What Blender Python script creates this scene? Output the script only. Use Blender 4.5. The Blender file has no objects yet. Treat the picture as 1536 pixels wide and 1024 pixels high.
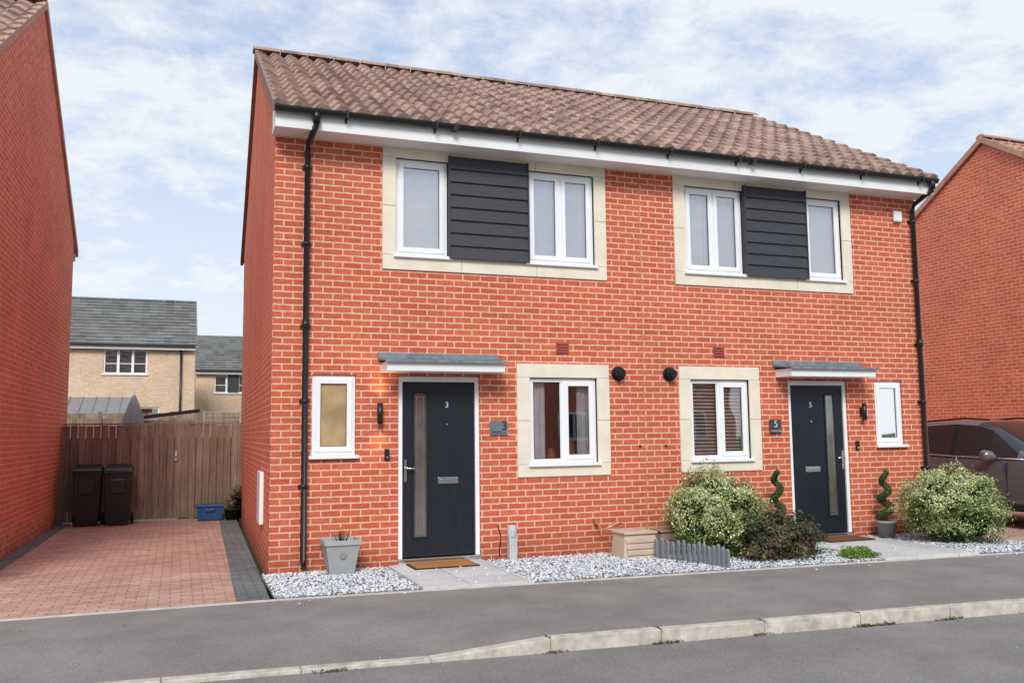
import bpy, math, random
import numpy as np
from mathutils import Matrix, Vector, noise as mnoise
random.seed(7); rng=np.random.default_rng(11)
sc=bpy.context.scene
K=0.022
# ---------------------------------------------------------------- helpers
def empty(name,loc=(0,0,0)):
    e=bpy.data.objects.new(name,None); e.location=loc; e.empty_display_size=.3
    sc.collection.objects.link(e); return e
def link(ob,parent=None):
    sc.collection.objects.link(ob)
    if parent is not None:
        ob.parent=parent; ob.location=Vector(ob.location)-Vector(parent.location)
    return ob
class MB:
    def __init__(s): s.v=[];s.f=[];s.m=[];s.sm=[]
    def quad(s,a,b,c,d,m=0,smooth=False):
        n=len(s.v); s.v+=[a,b,c,d]; s.f.append((n,n+1,n+2,n+3)); s.m.append(m); s.sm.append(smooth)
    def poly(s,pts,m=0,smooth=False):
        n=len(s.v); s.v+=list(pts); s.f.append(tuple(range(n,n+len(pts)))); s.m.append(m); s.sm.append(smooth)
    def hexa(s,p,m=0):
        n=len(s.v); s.v+=list(p)
        for f in ((0,3,2,1),(4,5,6,7),(0,1,5,4),(1,2,6,5),(2,3,7,6),(3,0,4,7)):
            s.f.append(tuple(n+i for i in f)); s.m.append(m); s.sm.append(False)
    def box(s,x0,x1,y0,y1,z0,z1,m=0):
        s.hexa([(x0,y0,z0),(x1,y0,z0),(x1,y1,z0),(x0,y1,z0),(x0,y0,z1),(x1,y0,z1),(x1,y1,z1),(x0,y1,z1)],m)
    def tube(s,pts,r,seg=10,m=0,caps=True):
        pts=[Vector(p) for p in pts]; rings=[]
        rr=r if isinstance(r,(list,tuple)) else [r]*len(pts)
        for i,p in enumerate(pts):
            d=(pts[min(i+1,len(pts)-1)]-pts[max(i-1,0)]).normalized()
            up=Vector((0,0,1)) if abs(d.z)<.9 else Vector((1,0,0))
            a=d.cross(up).normalized(); b=a.cross(d).normalized()
            n=len(s.v)
            for k in range(seg):
                t=2*math.pi*k/seg; s.v.append(tuple(p+a*math.cos(t)*rr[i]+b*math.sin(t)*rr[i]))
            rings.append(n)
        for i in range(len(rings)-1):
            for k in range(seg):
                a,b=rings[i]+k,rings[i]+(k+1)%seg; c,d=rings[i+1]+(k+1)%seg,rings[i+1]+k
                s.f.append((a,b,c,d)); s.m.append(m); s.sm.append(True)
        if caps:
            for n in (rings[0],rings[-1]):
                s.f.append(tuple(range(n,n+seg))); s.m.append(m); s.sm.append(False)
    def obj(s,name,mats,parent=None,bevel=0,fix=True):
        me=bpy.data.meshes.new(name); me.from_pydata([tuple(map(float,q)) for q in s.v],[],s.f)
        for q in (mats if isinstance(mats,(list,tuple)) else [mats]): me.materials.append(q)
        me.polygons.foreach_set('material_index',s.m); me.polygons.foreach_set('use_smooth',s.sm); me.update()
        if fix:
            import bmesh
            bm=bmesh.new(); bm.from_mesh(me); bmesh.ops.recalc_face_normals(bm,faces=bm.faces); bm.to_mesh(me); bm.free()
        ob=bpy.data.objects.new(name,me); link(ob,parent)
        if bevel:
            b=ob.modifiers.new('bev','BEVEL'); b.width=bevel; b.segments=2; b.limit_method='ANGLE'
        return ob
def box(name,x0,x1,y0,y1,z0,z1,mat,parent=None,bevel=0):
    m=MB(); m.box(x0,x1,y0,y1,z0,z1); return m.obj(name,mat,parent,bevel)
# ---------------------------------------------------------------- materials
class N:
    def __init__(s,name,rough=.6,spec=.3):
        s.mat=bpy.data.materials.new(name); s.mat.use_nodes=True; s.t=s.mat.node_tree
        s.b=s.t.nodes['Principled BSDF']; s.b.inputs['Roughness'].default_value=rough
        s.b.inputs['Specular IOR Level'].default_value=spec
    def n(s,ty,**kw):
        q=s.t.nodes.new(ty)
        for k,v in kw.items(): setattr(q,k,v)
        return q
    def l(s,a,b): s.t.links.new(a,b)
    def pos(s):
        return s.n('ShaderNodeTexCoord').outputs['Object']
    def math(s,op,a,b=0.):
        q=s.n('ShaderNodeMath',operation=op)
        for i,v in enumerate((a,b)):
            if hasattr(v,'is_output'): s.l(v,q.inputs[i])
            else: q.inputs[i].default_value=v
        return q.outputs[0]
    def mix(s,fac,a,b,blend='MIX'):
        q=s.n('ShaderNodeMix',data_type='RGBA',blend_type=blend)
        for i,v in ((0,fac),(6,a),(7,b)):
            if hasattr(v,'is_output'): s.l(v,q.inputs[i])
            elif i==0: q.inputs[0].default_value=v
            else: q.inputs[i].default_value=(*v,1) if len(v)==3 else v
        return q.outputs[2]
    def noise(s,scale,detail=4,vec=None,rough=.55,stretch=None):
        v=vec or s.pos()
        if stretch:
            mp=s.n('ShaderNodeMapping'); mp.inputs['Scale'].default_value=stretch; s.l(v,mp.inputs[0]); v=mp.outputs[0]
        q=s.n('ShaderNodeTexNoise'); q.inputs['Scale'].default_value=scale; q.inputs['Detail'].default_value=detail
        q.inputs['Roughness'].default_value=rough; s.l(v,q.inputs['Vector']); return q.outputs['Fac']
    def ramp(s,fac,stops):
        q=s.n('ShaderNodeValToRGB'); e=q.color_ramp.elements
        while len(e)<len(stops): e.new(.5)
        for i,(p,c) in enumerate(stops):
            e[i].position=p; e[i].color=(*c,1) if not isinstance(c,(int,float)) else (c,c,c,1)
        s.l(fac,q.inputs[0]); return q.outputs[0]
    def bump(s,h,strength=.3,dist=.01):
        q=s.n('ShaderNodeBump'); q.inputs['Strength'].default_value=strength; q.inputs['Distance'].default_value=dist
        s.l(h,q.inputs['Height']); s.l(q.outputs[0],s.b.inputs['Normal'])
    def col(s,c):
        if hasattr(c,'is_output'): s.l(c,s.b.inputs['Base Color'])
        else: s.b.inputs['Base Color'].default_value=(*c,1)
        return s.mat
def simple(name,c,rough=.5,spec=.4,metal=0,var=.12,nscale=6,bump=0,bscale=200):
    q=N(name,rough,spec); q.b.inputs['Metallic'].default_value=metal
    nz=q.noise(nscale,3); f=q.ramp(nz,[(.3,1-var),(.7,1+var*.6)])
    if bump: q.bump(q.noise(bscale,2),bump,.003)
    return q.col(q.mix(1,c,f,'MULTIPLY'))
def q_snap(q,vec,w,h):
    s=q.n('ShaderNodeVectorMath',operation='SNAP'); q.l(vec,s.inputs[0]); s.inputs[1].default_value=(w*.5,h,1); return s.outputs[0]
def brick_mat(name,axis,c1,c2,cm,w=.225,h=.075,ms=.008,efflo=False,smooth=.15):
    q=N(name,.85,.2); p=q.pos(); sp=q.n('ShaderNodeSeparateXYZ'); q.l(p,sp.inputs[0])
    cb=q.n('ShaderNodeCombineXYZ'); q.l(sp.outputs[axis],cb.inputs[0]); q.l(sp.outputs[2],cb.inputs[1])
    nv=q.n('ShaderNodeTexNoise'); nv.inputs['Scale'].default_value=14; nv.inputs['Detail'].default_value=1; q.l(p,nv.inputs['Vector'])
    vm=q.n('ShaderNodeVectorMath',operation='MULTIPLY_ADD'); q.l(nv.outputs['Color'],vm.inputs[0]); vm.inputs[1].default_value=(.007,.007,0); q.l(cb.outputs[0],vm.inputs[2])
    br=q.n('ShaderNodeTexBrick'); q.l(vm.outputs[0],br.inputs['Vector'])
    for k,v in (('Scale',1),('Mortar Size',ms),('Mortar Smooth',smooth),('Bias',0),('Brick Width',w),('Row Height',h)): br.inputs[k].default_value=v
    br.inputs['Color1'].default_value=(*c1,1); br.inputs['Color2'].default_value=(*c2,1); br.inputs['Mortar'].default_value=(*cm,1)
    n1=q.ramp(q.noise(1.1,3),[(.3,.90),(.7,1.07)]); n2=q.ramp(q.noise(16,4,rough=.75),[(.3,.78),(.7,1.15)])
    inv=q.math('SUBTRACT',1.,br.outputs['Fac'])
    d=q.ramp(q.noise(30,2,stretch=(.35,.35,1.)),[(.58,0),(.70,1)]); c=q.mix(q.math('MULTIPLY',q.math('MULTIPLY',d,.32),inv),br.outputs['Color'],(.26,.065,.045))
    c=q.mix(1,c,n1,'MULTIPLY'); c=q.mix(1,c,n2,'MULTIPLY')
    if efflo:
        z=q.ramp(sp.outputs[2],[(.1,1),(.5,0)]); e=q.math('MULTIPLY',z,q.ramp(q.noise(9,4,rough=.7),[(.5,0),(.62,1)]))
        c=q.mix(q.math('MULTIPLY',e,.75),c,(.7,.62,.6))
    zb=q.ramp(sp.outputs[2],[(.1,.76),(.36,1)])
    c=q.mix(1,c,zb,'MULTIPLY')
    q.bump(q.math('ADD',q.math('MULTIPLY',br.outputs['Fac'],-1.),q.math('MULTIPLY',q.noise(90,1),.35)),.5,.006)
    return q.col(c)
R1=(.63,.155,.080); R2=(.535,.115,.058); RM=(.80,.50,.37)
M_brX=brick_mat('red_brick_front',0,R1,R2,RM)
M_brY=brick_mat('red_brick_side_brightened',1,(.74,.18,.098),(.64,.14,.073),(.74,.40,.29))  # front brick with extra brightness put into the colour for dim side walls
M_brL=brick_mat('red_brick_neighbour_brightened',1,(.80,.205,.113),(.70,.16,.085),(.80,.44,.32),efflo=True)  # same brick lightened further in colour to offset shade on the gables
M_bfX=brick_mat('buff_brick',0,(.78,.56,.38),(.68,.47,.30),(.65,.55,.45))
M_bfY=brick_mat('buff_brick_side',1,(.78,.56,.38),(.68,.47,.30),(.65,.55,.45))
M_stone=simple('cream_cast_stone',(.80,.725,.595),.8,.2,var=.10,nscale=3,bump=.2)
M_stonej=simple('surround_mortar',(.58,.48,.35),.9,.1)
M_white=simple('white_upvc',(.86,.87,.88),.3,.5,var=.03)
M_fascia=simple('white_fascia',(.84,.84,.84),.4,.4,var=.07,nscale=2)
M_black=simple('black_plastic',(.013,.013,.015),.35,.5,var=.2)
M_dark=simple('dark_rubber',(.02,.02,.02),.7,.2)
M_chrome=simple('brushed_chrome',(.7,.7,.7),.25,.5,metal=1,var=.05)
M_lead=simple('lead_flashing',(.20,.24,.26),.5,.4,var=.3,nscale=9)
M_interior=simple('interior_wall',(.66,.66,.65),.9,.1)
M_curtain=simple('net_curtain',(.86,.85,.92),.9,.1,var=.04)
def clad():
    q=N('anthracite_cladding',.55,.3); g=q.noise(30,4,stretch=(.15,1,6)); q.bump(g,.35,.004)
    return q.col(q.mix(1,(.052,.054,.064),q.ramp(g,[(.3,.8),(.7,1.2)]),'MULTIPLY'))
M_clad=clad()
def doorm():
    q=N('anthracite_door',.42,.4); g=q.noise(60,4,stretch=(1,1,.08)); q.bump(g,.2,.002)
    return q.col(q.mix(1,(.010,.014,.020),q.ramp(g,[(.3,.8),(.7,1.3)]),'MULTIPLY'))
M_door=doorm()
def glass(name,refl=.22,tint=(1,1,1)):
    m=bpy.data.materials.new(name); m.use_nodes=True; t=m.node_tree; t.nodes.clear()
    o=t.nodes.new('ShaderNodeOutputMaterial'); mx=t.nodes.new('ShaderNodeMixShader'); tr=t.nodes.new('ShaderNodeBsdfTransparent'); gl=t.nodes.new('ShaderNodeBsdfGlossy')
    tr.inputs[0].default_value=(*[.94*c for c in tint],1); gl.inputs['Roughness'].default_value=.015; gl.inputs[0].default_value=(1,1,1,1)
    fr=t.nodes.new('ShaderNodeFresnel'); fr.inputs[0].default_value=1.5; ad=t.nodes.new('ShaderNodeMath'); ad.operation='ADD'; ad.inputs[1].default_value=refl; ad.use_clamp=True
    tc=t.nodes.new('ShaderNodeTexCoord'); nz=t.nodes.new('ShaderNodeTexNoise'); nz.inputs['Scale'].default_value=1.3; nz.inputs['Detail'].default_value=1
    bp=t.nodes.new('ShaderNodeBump'); bp.inputs['Strength'].default_value=.06; bp.inputs['Distance'].default_value=.05
    L=t.links.new; L(tc.outputs['Object'],nz.inputs['Vector']); L(nz.outputs['Fac'],bp.inputs['Height']); L(bp.outputs[0],gl.inputs['Normal'])
    L(fr.outputs[0],ad.inputs[0]); L(ad.outputs[0],mx.inputs[0]); L(tr.outputs[0],mx.inputs[1]); L(gl.outputs[0],mx.inputs[2]); L(mx.outputs[0],o.inputs[0])
    return m
M_glass=glass('window_glass',.22); M_glassU=glass('window_glass_upper',.34)
def obsc(name,c,spec=.6,coat=0):
    q=N(name,.12,spec); q.bump(q.noise(90,2),.2,.003); q.b.inputs['Coat Weight'].default_value=coat; q.b.inputs['Coat IOR'].default_value=2.2; q.b.inputs['Coat Roughness'].default_value=.06
    return q.col(q.mix(q.ramp(q.noise(3,2),[(.4,0),(.6,1)]),c,tuple(.7*k for k in c)))
M_obsT=obsc('obscured_glass_tan_reflection',(.50,.36,.19),.6,.4); M_obsG=obsc('obscured_glass_grey_reflection',(.14,.125,.11),.6,.9)  # pane colours carry the tan room and reflection tone and the grey reflection
def tile_mat(name,c1,c2,c3,px,py):
    q=N(name,.8,.25); p=q.pos(); s=q.n('ShaderNodeVectorMath',operation='SNAP'); q.l(p,s.inputs[0]); s.inputs[1].default_value=(px,py,100)
    wn=q.n('ShaderNodeTexWhiteNoise'); q.l(s.outputs[0],wn.inputs['Vector'])
    c=q.ramp(wn.outputs['Value'],[(0,c1),(.5,c2),(1,c3)])
    c=q.mix(1,c,q.ramp(q.noise(25,4,rough=.7),[(.3,.70),(.7,1.18)]),'MULTIPLY'); c=q.mix(1,c,q.ramp(q.noise(.8,3),[(.3,.85),(.7,1.1)]),'MULTIPLY')
    q.bump(q.noise(150,2),.3,.004); return q.col(c)
M_tile=tile_mat('brown_pantile',(.29,.19,.155),(.39,.265,.215),(.48,.335,.28),.235,.31)
M_tile2=tile_mat('terracotta_pantile',(.46,.25,.18),(.52,.31,.24),(.40,.23,.18),.235,.31)
M_slate=tile_mat('grey_roof_tile',(.155,.155,.145),(.19,.19,.18),(.23,.23,.22),.33,.30)
def asphalt(name,base):
    q=N(name,.9,.2); a=q.ramp(q.noise(150,3,rough=.85),[(.28,.40),(.5,.95),(.72,1.8)]); b=q.ramp(q.noise(1.4,7,rough=.72),[(.3,.82),(.7,1.12)]); d=q.ramp(q.noise(.35,3),[(.35,.9),(.65,1.07)])
    c=q.mix(1,base,a,'MULTIPLY'); c=q.mix(1,c,b,'MULTIPLY'); c=q.mix(1,c,d,'MULTIPLY')
    s=q.ramp(q.noise(330,1),[(.66,0),(.72,1)]); c=q.mix(q.math('MULTIPLY',s,.55),c,(.5,.47,.44))
    q.bump(q.noise(150,2,rough=.8),.6,.006); return q.col(c)
M_pav=asphalt('pavement_asphalt',(.245,.232,.219)); M_road=asphalt('road_asphalt',(.245,.232,.22))
def paving(name,c1,c2,cm,w,h,ms,off=.5):
    q=N(name,.85,.2); p=q.pos()
    br=q.n('ShaderNodeTexBrick'); br.offset=off; q.l(p,br.inputs['Vector'])
    for k,v in (('Scale',1),('Mortar Size',ms),('Mortar Smooth',.2),('Bias',0),('Brick Width',w),('Row Height',h)): br.inputs[k].default_value=v
    br.inputs['Color1'].default_value=(*c1,1); br.inputs['Color2'].default_value=(*c2,1); br.inputs['Mortar'].default_value=(*cm,1)
    c=q.mix(1,br.outputs['Color'],q.ramp(q.noise(.9,5,rough=.65),[(.3,.76),(.7,1.15)]),'MULTIPLY'); c=q.mix(1,c,q.ramp(q.noise(40,4,rough=.75),[(.3,.74),(.7,1.2)]),'MULTIPLY')
    q.bump(q.math('ADD',q.math('MULTIPLY',br.outputs['Fac'],-1),q.math('MULTIPLY',q.noise(90,2),.3)),.6,.008); return q.col(c)
M_block=paving('red_block_paving',(.64,.40,.32),(.50,.29,.23),(.27,.20,.165),.2,.1,.006)
M_blockG=paving('charcoal_block_paving',(.22,.235,.235),(.16,.17,.17),(.09,.09,.09),.2,.1,.006)
M_slab=paving('pale_paving_slab',(.62,.625,.62),(.56,.565,.56),(.35,.35,.35),.6,.6,.006,0)
M_kerb=simple('concrete_kerb',(.54,.50,.43),.9,.2,var=.32,nscale=9,bump=.4,bscale=120)
M_edge=simple('concrete_edging',(.58,.55,.49),.9,.2,var=.2)
def wood(name,c1,c2,pitch,axis=0):
    q=N(name,.85,.15); p=q.pos(); sp=q.n('ShaderNodeSeparateXYZ'); q.l(p,sp.inputs[0])
    fl=q.math('FLOOR',q.math('DIVIDE',sp.outputs[axis],pitch)); wn=q.n('ShaderNodeTexWhiteNoise',noise_dimensions='1D'); q.l(fl,wn.inputs['W'])
    g=q.noise(35,5,stretch=(1,1,.07),rough=.7)
    c=q.mix(wn.outputs['Value'],c1,c2); c=q.mix(1,c,q.ramp(g,[(.3,.6),(.7,1.25)]),'MULTIPLY'); c=q.mix(1,c,q.ramp(q.noise(1.5,4),[(.3,.8),(.7,1.15)]),'MULTIPLY'); q.bump(g,.4,.005)
    return q.col(c)
M_fence=wood('weathered_fence_wood',(.24,.165,.12),(.36,.265,.205),.125)
def gravelm():
    q=N('gravel_bed',.9,.2); v=q.n('ShaderNodeTexVoronoi'); v.inputs['Scale'].default_value=38; q.l(q.pos(),v.inputs['Vector'])
    sp=q.n('ShaderNodeSeparateColor'); q.l(v.outputs['Color'],sp.inputs[0])
    c=q.ramp(sp.outputs[0],[(0,(.30,.32,.35)),(.5,(.50,.52,.55)),(1,(.72,.73,.74))])
    c=q.mix(1,c,q.ramp(v.outputs['Distance'],[(.0,1.05),(.6,.3)]),'MULTIPLY'); q.bump(q.math('MULTIPLY',v.outputs['Distance'],-1.),1,.02); return q.col(c)
M_gravel=gravelm()
M_st=[simple('pebble_white',(.78,.79,.80),.8,.2),simple('pebble_grey',(.42,.45,.50),.8,.2),simple('pebble_pale',(.60,.62,.65),.8,.2)]
def grass():
    q=N('lawn',.95,.1); return q.col(q.mix(q.noise(3,5),(.05,.085,.025),(.09,.12,.045)))
M_grass=grass()
def leaf(name,c):
    q=N(name,.55,.3)
    i=q.n('ShaderNodeNewGeometry'); f=q.ramp(i.outputs['Random Per Island'],[(0,.6),(1,1.4)])
    return q.col(q.mix(1,c,f,'MULTIPLY'))
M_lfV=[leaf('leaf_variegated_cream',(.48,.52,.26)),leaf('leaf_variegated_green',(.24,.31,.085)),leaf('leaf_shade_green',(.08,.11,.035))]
M_lfD=[leaf('leaf_dark_green',(.055,.08,.035)),leaf('leaf_bronze',(.14,.075,.055)),leaf('leaf_olive',(.15,.165,.07))]
M_lfT=[leaf('leaf_box_green',(.05,.11,.028)),leaf('leaf_box_light',(.10,.18,.045)),leaf('leaf_box_dark',(.03,.06,.018))]
M_lfB=[leaf('leaf_bright',(.16,.27,.04)),leaf('leaf_bright2',(.09,.17,.03)),leaf('leaf_bright3',(.25,.35,.07))]
M_twig=simple('twig_bark',(.10,.065,.045),.9,.1)
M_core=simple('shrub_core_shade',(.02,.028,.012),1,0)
# ---------------------------------------------------------------- roof builder
def tiled_roof(name,E0,E1,R0,R1,rows,mat,parent,wave=.235,amp=.033,step=.048,sx=10):
    E0,E1,R0,R1=map(np.array,(E0,E1,R0,R1)); W=np.linalg.norm(E1-E0); nx=max(2,int(W/wave*sx)) if amp>0 else int(W/.5)+2
    nrm=np.cross(E1-E0,R0-E0); nrm=nrm/np.linalg.norm(nrm)
    if nrm[2]<0: nrm=-nrm
    m=MB(); us=np.linspace(0,1,nx+1); ph=us*W/wave
    h=amp*(np.sin(2*np.pi*ph)+.28*np.sin(4*np.pi*ph+.6)) if amp>0 else us*0
    V=[];F=[];SM=[]
    slip=np.zeros(nx+1)
    def row(v,off,drop=0):
        L=E0+(R0-E0)*v; Rr=E1+(R1-E1)*v; n=len(V)
        for u,hh,s_ in zip(us,h,slip): V.append(tuple(L+(Rr-L)*u+nrm*(off+hh+s_-drop)))
        return n
    for r in range(rows):
        tl=np.floor(ph*.5+r*.5).astype(int); rr=np.random.default_rng(r+5).uniform(-.004,.004,tl.max()+2); slip=rr[tl] if amp>0 else slip
        v0=r/rows-(.01 if r else 0); v1=(r+1)/rows; o=step
        a=row(v0,o); b=row(v1,.0)
        c=row(v0,o,step+.012); d=row(v0,o)
        for k in range(nx):
            F.append((a+k,a+k+1,b+k+1,b+k)); SM.append(True)
            F.append((c+k,c+k+1,d+k+1,d+k)); SM.append(False)
    m.v=V;m.f=F;m.m=[0]*len(F);m.sm=SM
    return m.obj(name,mat,parent,fix=False)
# ---------------------------------------------------------------- main house
W=9.41
H=empty('brick_house',(0,0,0))
ops=[(1.41,4.03,3.64,4.83),(.444,.948,1.277,2.205),(3.10,4.02,1.13,2.20),(1.446,2.453,-.1,2.203)]
ops=ops+[(W-b,W-a,c,d) for a,b,c,d in ops]
def wall_open(name,x0,x1,z0,z1,ops,mat,parent,y=0,th=.3):
    xs=sorted({x0,x1,*[o[0] for o in ops],*[o[1] for o in ops]}); zs=sorted({z0,z1,*[max(z0,o[2]) for o in ops],*[o[3] for o in ops]})
    m=MB()
    for a,b in zip(xs,xs[1:]):
        for c,d in zip(zs,zs[1:]):
            cx,cz=(a+b)/2,(c+d)/2
            if any(o[0]<cx<o[1] and o[2]<cz<o[3] for o in ops): continue
            m.quad((a,y,c),(b,y,c),(b,y,d),(a,y,d))
    for o in ops:
        a,b,c,d=o[0],o[1],max(o[2],z0),o[3]; t=y+th
        m.quad((a,y,c),(a,y,d),(a,t,d),(a,t,c)); m.quad((b,y,c),(b,t,c),(b,t,d),(b,y,d))
        m.quad((a,y,d),(b,y,d),(b,t,d),(a,t,d)); m.quad((a,y,c),(a,t,c),(b,t,c),(b,y,c))
    return m.obj(name,mat,parent,fix=False)
wall_open('front_wall',0,W,-.1,5.06,ops,M_brX,H)
DY=8.0
def gable(name,x,mat,parent,y0,y1,ze,yr,zr,k=K,z0=-.1):
    m=MB(); m.poly([(x+k*y0,y0,z0),(x+k*y1,y1,z0),(x+k*y1,y1,ze),(x+k*yr,yr,zr),(x+k*y0,y0,ze)]); return m.obj(name,mat,parent,fix=False)
gable('side_wall_left',0,M_brY,H,0,DY,5.2,3.95,7.52); gable('side_wall_right',W,M_brY,H,0,DY,5.2,3.95,7.52,k=.01)
m=MB(); m.quad((K*DY,DY,-.1),(W+.01*DY,DY,-.1),(W+.01*DY,DY,5.2),(K*DY,DY,5.2)); m.obj('rear_wall',M_brX,H)
m=MB(); m.box(.35,W-.3,.32,3.2,2.5,2.75); m.box(.35,W-.3,.32,3.2,4.92,4.98); m.box(.35,W-.3,3.2,3.3,0,5); m.box(.35,W-.3,.32,3.2,0,.05); m.box(4.6,4.8,.32,3.2,.06,2.49); m.box(4.6,4.8,.32,3.2,2.76,4.9)
m.box(.34,.35,.3,3.3,0,5)
m.obj('rooms',M_interior,H)
EY=-.40; EZ=5.20; RY=3.95; RZ=7.62
tiled_roof('roof_front',(-.045+K*EY,EY,EZ-.03),(W+.05,EY,EZ-.03),(-.045+K*RY,RY,RZ-.03),(W+.06,RY,RZ-.03),14,M_tile,H)
tiled_roof('roof_rear',(-.045+K*8.35,8.35,4.98),(W+.08,8.35,4.98),(-.045+K*RY,RY,RZ-.03),(W+.06,RY,RZ-.03),14,M_tile,H,sx=4)
def ridge(name,x0,x1,y,z,mat,parent,n,r=.11):
    m=MB()
    for i in range(n):
        a=x0+(x1-x0)*i/n; b=x0+(x1-x0)*(i+1)/n-.008; rr=r+random.uniform(-.006,.006)
        for k in range(8):
            t0=math.pi*k/8;t1=math.pi*(k+1)/8
            m.quad((a,y+rr*math.cos(t0),z+rr*.75*math.sin(t0)),(b,y+rr*math.cos(t0),z+rr*.75*math.sin(t0)),(b,y+rr*math.cos(t1),z+rr*.75*math.sin(t1)),(a,y+rr*math.cos(t1),z+rr*.75*math.sin(t1)),smooth=True)
        m.poly([(a,y+rr*math.cos(math.pi*k/8),z+rr*.75*math.sin(math.pi*k/8)) for k in range(9)])
    return m.obj(name,mat,parent,fix=False)
ridge('ridge_tiles',-.0,W+.09,RY,RZ-.01,M_tile,H,22)
def verge(name,x,ya,za,yb,zb,mat,parent,w=.06,h=.12,k=K):
    m=MB(); xa=x+k*ya; xb=x+k*yb
    m.hexa([(xa-w/2,ya,za-h),(xa+w/2,ya,za-h),(xb+w/2,yb,zb-h),(xb-w/2,yb,zb-h),(xa-w/2,ya,za),(xa+w/2,ya,za),(xb+w/2,yb,zb),(xb-w/2,yb,zb)]); return m.obj(name,mat,parent)
M_verge=simple('verge_brown',(.28,.20,.16),.8,.2,var=.3,nscale=12)
verge('verge_left_front',-.035,EY,EZ+.03,RY,RZ+.03,M_verge,H,h=.13); verge('verge_left_rear',-.03,8.35,5.04,RY,RZ+.02,M_verge,H,h=.09)
verge('verge_right_front',W+.05,EY,EZ-.0,RY,RZ+.0,M_verge,H,k=0.004,h=.09); verge('verge_right_rear',W+.05,8.35,5.03,RY,RZ+.01,M_verge,H,k=0.004)
m=MB(); sl_=(RZ-EZ)/(RY-EY)
for vx,vy in ((3.95,.75),(4.75,.95),(5.6,.9)):
    z0=EZ+sl_*(vy-EY); z1=EZ+sl_*(vy+.28-EY)
    m.hexa([(vx-.13,vy,z0-.03),(vx+.13,vy,z0-.03),(vx+.13,vy+.28,z1-.03),(vx-.13,vy+.28,z1-.03),(vx-.13,vy,z0+.055),(vx+.13,vy,z0+.055),(vx+.12,vy+.28,z1+.03),(vx-.12,vy+.28,z1+.03)])
m.obj('vent_tiles',simple('vent_tile_brown',(.24,.17,.14),.8,.2,var=.3),H,.01)
m=MB(); m.box(-.035,W+.02,-.345,-.325,4.95,5.14); m.obj('fascia_board',M_fascia,H,.003)
m=MB(); m.box(-.03,W+.015,-.325,0.01,4.955,4.975); m.obj('soffit',M_fascia,H)
m=MB(); m.poly([(-.034,-.324,4.957),(-.034,.0,4.957),(-.034,0.0,5.36),(-.034,-.324,5.16)]); m.poly([(W+.018,-.324,4.957),(W+.018,.0,4.957),(W+.018,0.0,5.36),(W+.018,-.324,5.16)]); m.obj('soffit_box_end',M_fascia,H)
m=MB(); yc=-.405; zc=5.165; r=.055; n=10
for k in range(n):
    t0=math.pi+math.pi*k/n; t1=math.pi+math.pi*(k+1)/n
    p=lambda x,t:(x,yc+r*math.cos(t),zc+r*math.sin(t)*1.1)
    m.quad(p(-.05,t0),p(W+.04,t0),p(W+.04,t1),p(-.05,t1),smooth=True)
for x in (-.05,W+.04): m.poly([(x,yc+r*math.cos(math.pi+math.pi*k/n),zc+r*1.1*math.sin(math.pi+math.pi*k/n)) for k in range(n+1)])
for i in range(9):
    x=.75+i*1.05
    m.box(x-.012,x+.012,-.464,-.347,5.10,5.185); m.box(x-.012,x+.012,-.358,-.346,5.06,5.12)
m.box(2.0,2.06,-.466,-.35,5.098,5.17); m.box(6.2,6.26,-.466,-.35,5.098,5.17)
m.obj('gutter',M_black,H)
def downpipe(name,x,xg,parent,zb=.07):
    m=MB(); m.tube([(xg,-.405,5.11),(xg,-.40,5.0),(x,-.12,4.86),(x,-.06,4.78),(x,-.06,zb+.08),(x,-.12,zb)],.034,12)
    m.tube([(xg,-.405,5.16),(xg,-.405,5.02)],.045,12)
    for z in (.95,1.9,2.75,3.7,4.6): m.box(x-.055,x+.055,-.03,-.001,z-.02,z+.02); m.tube([(x,-.06,z-.022),(x,-.06,z+.022)],.042,12)
    m.tube([(x,-.06,2.72),(x,-.06,2.82)],.043,12)
    return m.obj(name,M_black,parent)
downpipe('downpipe_left',.36,.41,H); downpipe('downpipe_right',9.30,9.36,H,.2)
def surround(name,x0,x1,z0,z1,i0,i1,k0,k1,nh,nv,parent):
    m=MB(); g=.003; y0,y1=-.022,.05
    def seg(a,b,n): return [(a+(b-a)*i/n+g,a+(b-a)*(i+1)/n-g) for i in range(n)]
    for a,b in seg(x0,x1,nh): m.box(a,b,y0,y1,k1,z1)
    for a,b in seg(x0,x1,nh): m.box(a,b,y0,y1,z0,k0)
    for a,b in seg(k0,k1,nv): m.box(x0,i0,y0,y1,a,b); m.box(i1,x1,y0,y1,a,b)
    m.obj(name,M_stone,parent,.003)
    m=MB(); yj=-.012
    m.box(x0+.01,x1-.01,yj,.045,k1+.004,z1-.01); m.box(x0+.01,x1-.01,yj,.045,z0+.01,k0-.004); m.box(x0+.01,i0-.004,yj,.045,k0,k1); m.box(i1+.004,x1-.01,yj,.045,k0,k1)
    m.obj(name+'_joints',M_stonej,parent)
for mir in (0,1):
    f=lambda a,b:(a,b) if not mir else (W-b,W-a)
    x0,x1=f(1.247,4.197); a,b=f(1.41,4.03); surround('upper_surround',x0,x1,3.466,4.995,a,b,3.64,4.83,3,2,H)
    x0,x1=f(2.93,4.193); a,b=f(3.10,4.02); surround('lower_surround',x0,x1,.978,2.369,a,b,1.13,2.20,1,2,H)
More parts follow.
